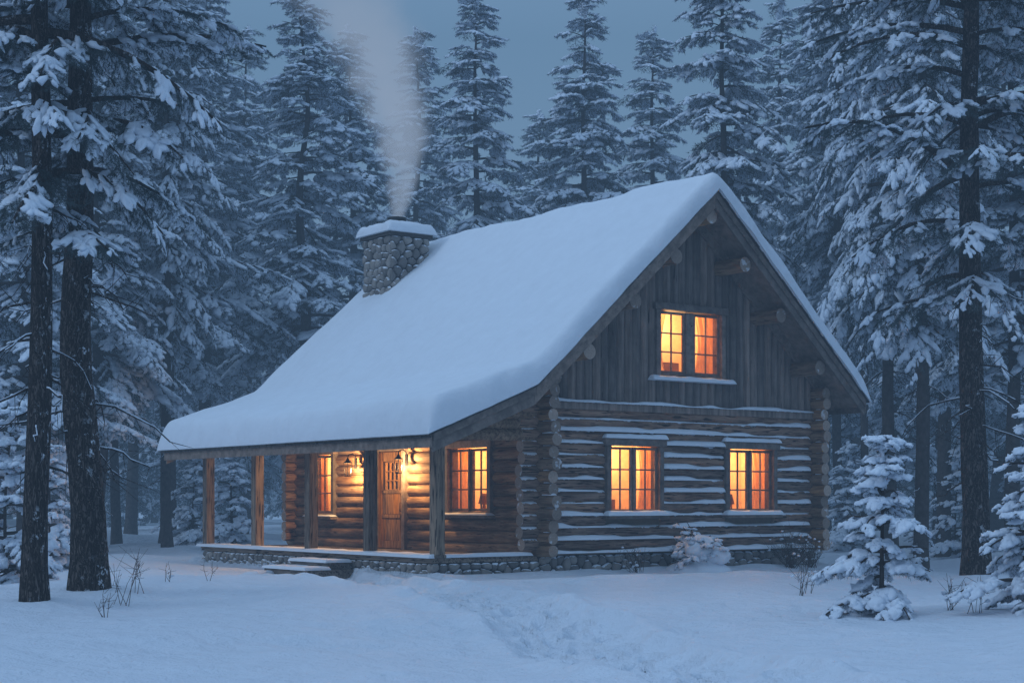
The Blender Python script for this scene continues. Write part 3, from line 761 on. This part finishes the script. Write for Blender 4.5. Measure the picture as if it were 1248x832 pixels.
# shrubs
def shrub(name,x,y,h,w,n,snow,seed):
    rg=np.random.RandomState(seed);m=MB()
    for i in range(n):
        az=rg.rand()*6.28;sp=rg.rand()*w;L=h*(.5+.6*rg.rand());p=np.array([.05*rg.randn(),.05*rg.randn(),-.05]);e=np.array([math.cos(az)*sp,math.sin(az)*sp,L])
        mid=(p+e)/2+np.array([math.cos(az)*sp*.1,math.sin(az)*sp*.1,L*.1])+rg.randn(3)*.03
        V,q=tube([p,mid,e],[.005,.0035,.002],4);m.add(V,q,0)
        for k in range(4):
            b=p+(e-p)*(.4+.5*rg.rand());d=rg.randn(3)*.10*h*2;d[2]=abs(d[2]);V,q=tube([b,b+d*.6,b+d],[.003,.0025,.0015],4);m.add(V,q,0)
            if rg.rand()<snow:
                v=SP[0]*(1+.2*rg.randn(len(SP[0]),1))*np.array([.022,.022,.014])*(1+rg.rand());m.add(v+b+d*.8,SP[1],1)
    o=m.obj(name,[M_twig,M_tsnow],None,(x,y,G(x,y)));return o
x,y,_=loc2w(3.35,-1.05)
e=empty('snow_covered_shrub',(x,y,G(x,y)));e.scale=(1.15,1.15,1.3)
o=bpy.data.objects.new('shrub_branches',bush);S.collection.objects.link(o);o.parent=e
m=MB();S8=sphere(14,24);rg=np.random.RandomState(4)
for i in range(9):
    c=np.array([rg.randn()*.17,rg.randn()*.13,.14+.30*rg.rand()]);r=.17+.12*rg.rand();v=S8[0].copy()
    v*=1+.35*(fbm(v[:,0]*2.5+i,v[:,1]*2.5+v[:,2]*2,3)[:,None]);m.add(v*np.array([r,r,r*.65])+c,S8[1])
m.add(S8[0]*np.array([.62,.5,.20])+np.array([0,0,.0]),S8[1])
m.obj('shrub_snow_cap',[M_snow],e)
for t,u,h,w,n,sn_,sd in((1.9,-.8,.5,.45,18,.10,1),(6.4,-.75,.75,.8,60,.12,2),(7.1,-.7,.6,.5,30,.12,3)):
    x,y,_=loc2w(t,u);shrub('bare_shrub',x,y,h,w,n,sn_,sd)
for i,(px,dp,h,n) in enumerate(((150,22.8,.75,6),(165,23.5,.5,4),(128,21.,.4,5),(258,26,.3,3),(975,25,.6,6),(988,25.5,.4,4),(1160,21,.5,6),(1190,20.4,.45,5),(205,25.5,.3,3))):
    shrub('dry_grass_tuft',pxw(px,dp),dp,h,h*.45,n,.04,20+i)
# ---------- smoke
sx,sy,sz=loc2w(2.6,9.45,8.75)
m=MB();zz=np.linspace(0,9,20);c=.2*zz-.075*zz**2;r=.34+.36*zz
an=np.linspace(0,2*np.pi,16,endpoint=False)
V=np.concatenate([np.stack([c[i]+r[i]*np.cos(an),r[i]*np.sin(an),np.full(16,zz[i])],-1) for i in range(20)])
q=[(i*16+j,i*16+(j+1)%16,(i+1)*16+(j+1)%16,(i+1)*16+j) for i in range(19) for j in range(16)]
m.add(V,[np.array(q),np.array([list(range(16))[::-1],list(range(304,320))])])
mt,nt=nm('wood_smoke');n=N(nt);tc=n('ShaderNodeTexCoord').outputs['Object'];sp=n('ShaderNodeSeparateXYZ',{0:tc});X,Y,Zc=sp.outputs
cx=n.math('SUBTRACT',n.math('MULTIPLY',Zc,.2),n.math('MULTIPLY',n.math('MULTIPLY',Zc,Zc),.075))
dx=n.math('SUBTRACT',X,cx);dd=n.math('SQRT',n.math('ADD',n.math('MULTIPLY',dx,dx),n.math('MULTIPLY',Y,Y)))
rr=n.math('ADD',.26,n.math('MULTIPLY',Zc,.31))
nz=n.noise(tc,1.2,4,.6)
f=n.math('SUBTRACT',1.0,n.math('DIVIDE',dd,rr));f=n.math('ADD',f,n.math('MULTIPLY',n.math('SUBTRACT',nz,.5),1.5));f=n.mr(f,.0,1.0)
f=n.math('MULTIPLY',f,n.mr(n.math('DIVIDE',dd,rr),1.12,.55))
den=n.math('MULTIPLY',n.math('DIVIDE',f,n.math('ADD',rr,.15)),n.mr(Zc,9,2.5))
den=n.math('MULTIPLY',den,2.2)
ab=n('ShaderNodeVolumeAbsorption',{'Color':(0,0,0,1),'Density':den});em=n('ShaderNodeEmission',{'Color':(.29,.37,.50,1),'Strength':den})  # smoke brightness is its own emission, standing in for scattered skylight
ad=n('ShaderNodeAddShader',{0:ab.outputs[0],1:em.outputs[0]});n('ShaderNodeOutputMaterial',{1:ad.outputs[0]})
m.obj('chimney_smoke',[mt],None,(sx,sy,sz))
# ---------- mist
m=MB();box(m,-300,300,-60,440,-3,26)
D=.0048
mt,nt=nm('evening_mist');n=N(nt);ab=n('ShaderNodeVolumeAbsorption',{'Color':(0,0,0,1),'Density':D});em=n('ShaderNodeEmission',{'Color':(.092,.172,.295,1),'Strength':D})  # haze colour is emitted by the volume itself, not scattered; also adds ambient light
ad=n('ShaderNodeAddShader',{0:ab.outputs[0],1:em.outputs[0]});n('ShaderNodeOutputMaterial',{1:ad.outputs[0]});m.obj('evening_mist',[mt])
# ---------- world
W=bpy.data.worlds.new('World');S.world=W;W.use_nodes=True;nt=W.node_tree;nt.nodes.clear();n=N(nt)
sky=n('ShaderNodeTexSky');sky.sky_type='NISHITA';sky.sun_disc=False;sky.sun_elevation=math.radians(2);sky.sun_rotation=math.radians(215)
b1=n('ShaderNodeBackground',{'Color':sky.outputs[0],'Strength':.015})
z=n('ShaderNodeSeparateXYZ',{0:n('ShaderNodeTexCoord').outputs['Generated']}).outputs[2]
rp=n('ShaderNodeValToRGB',{0:z});cr=rp.color_ramp
cr.elements[0].position=0;cr.elements[0].color=(.20,.33,.50,1);cr.elements[1].position=1;cr.elements[1].color=(.46,.70,1,1)
e=cr.elements.new(.28);e.color=(.125,.235,.38,1);e=cr.elements.new(.6);e.color=(.32,.49,.79,1)
b2=n('ShaderNodeBackground',{'Color':rp.outputs[0],'Strength':1.13})
ad=n('ShaderNodeAddShader',{0:b1.outputs[0],1:b2.outputs[0]});n('ShaderNodeOutputWorld',{0:ad.outputs[0]})
l=bpy.data.lights.new('sun','SUN');l.energy=.62;l.angle=math.radians(16);l.color=(.66,.81,1)
o=bpy.data.objects.new('sun',l);S.collection.objects.link(o);o.rotation_euler=Vector((.75,.30,-.48)).to_track_quat('-Z','Y').to_euler()
# ---------- camera
c=bpy.data.cameras.new('camera');c.sensor_width=36;c.lens=F/1248*36;c.shift_y=(HOR-416)/1248;c.clip_end=2000;c.clip_start=.1
o=bpy.data.objects.new('camera',c);S.collection.objects.link(o);o.location=(0,0,CAMZ);o.rotation_euler=(math.radians(90),0,0);S.camera=o
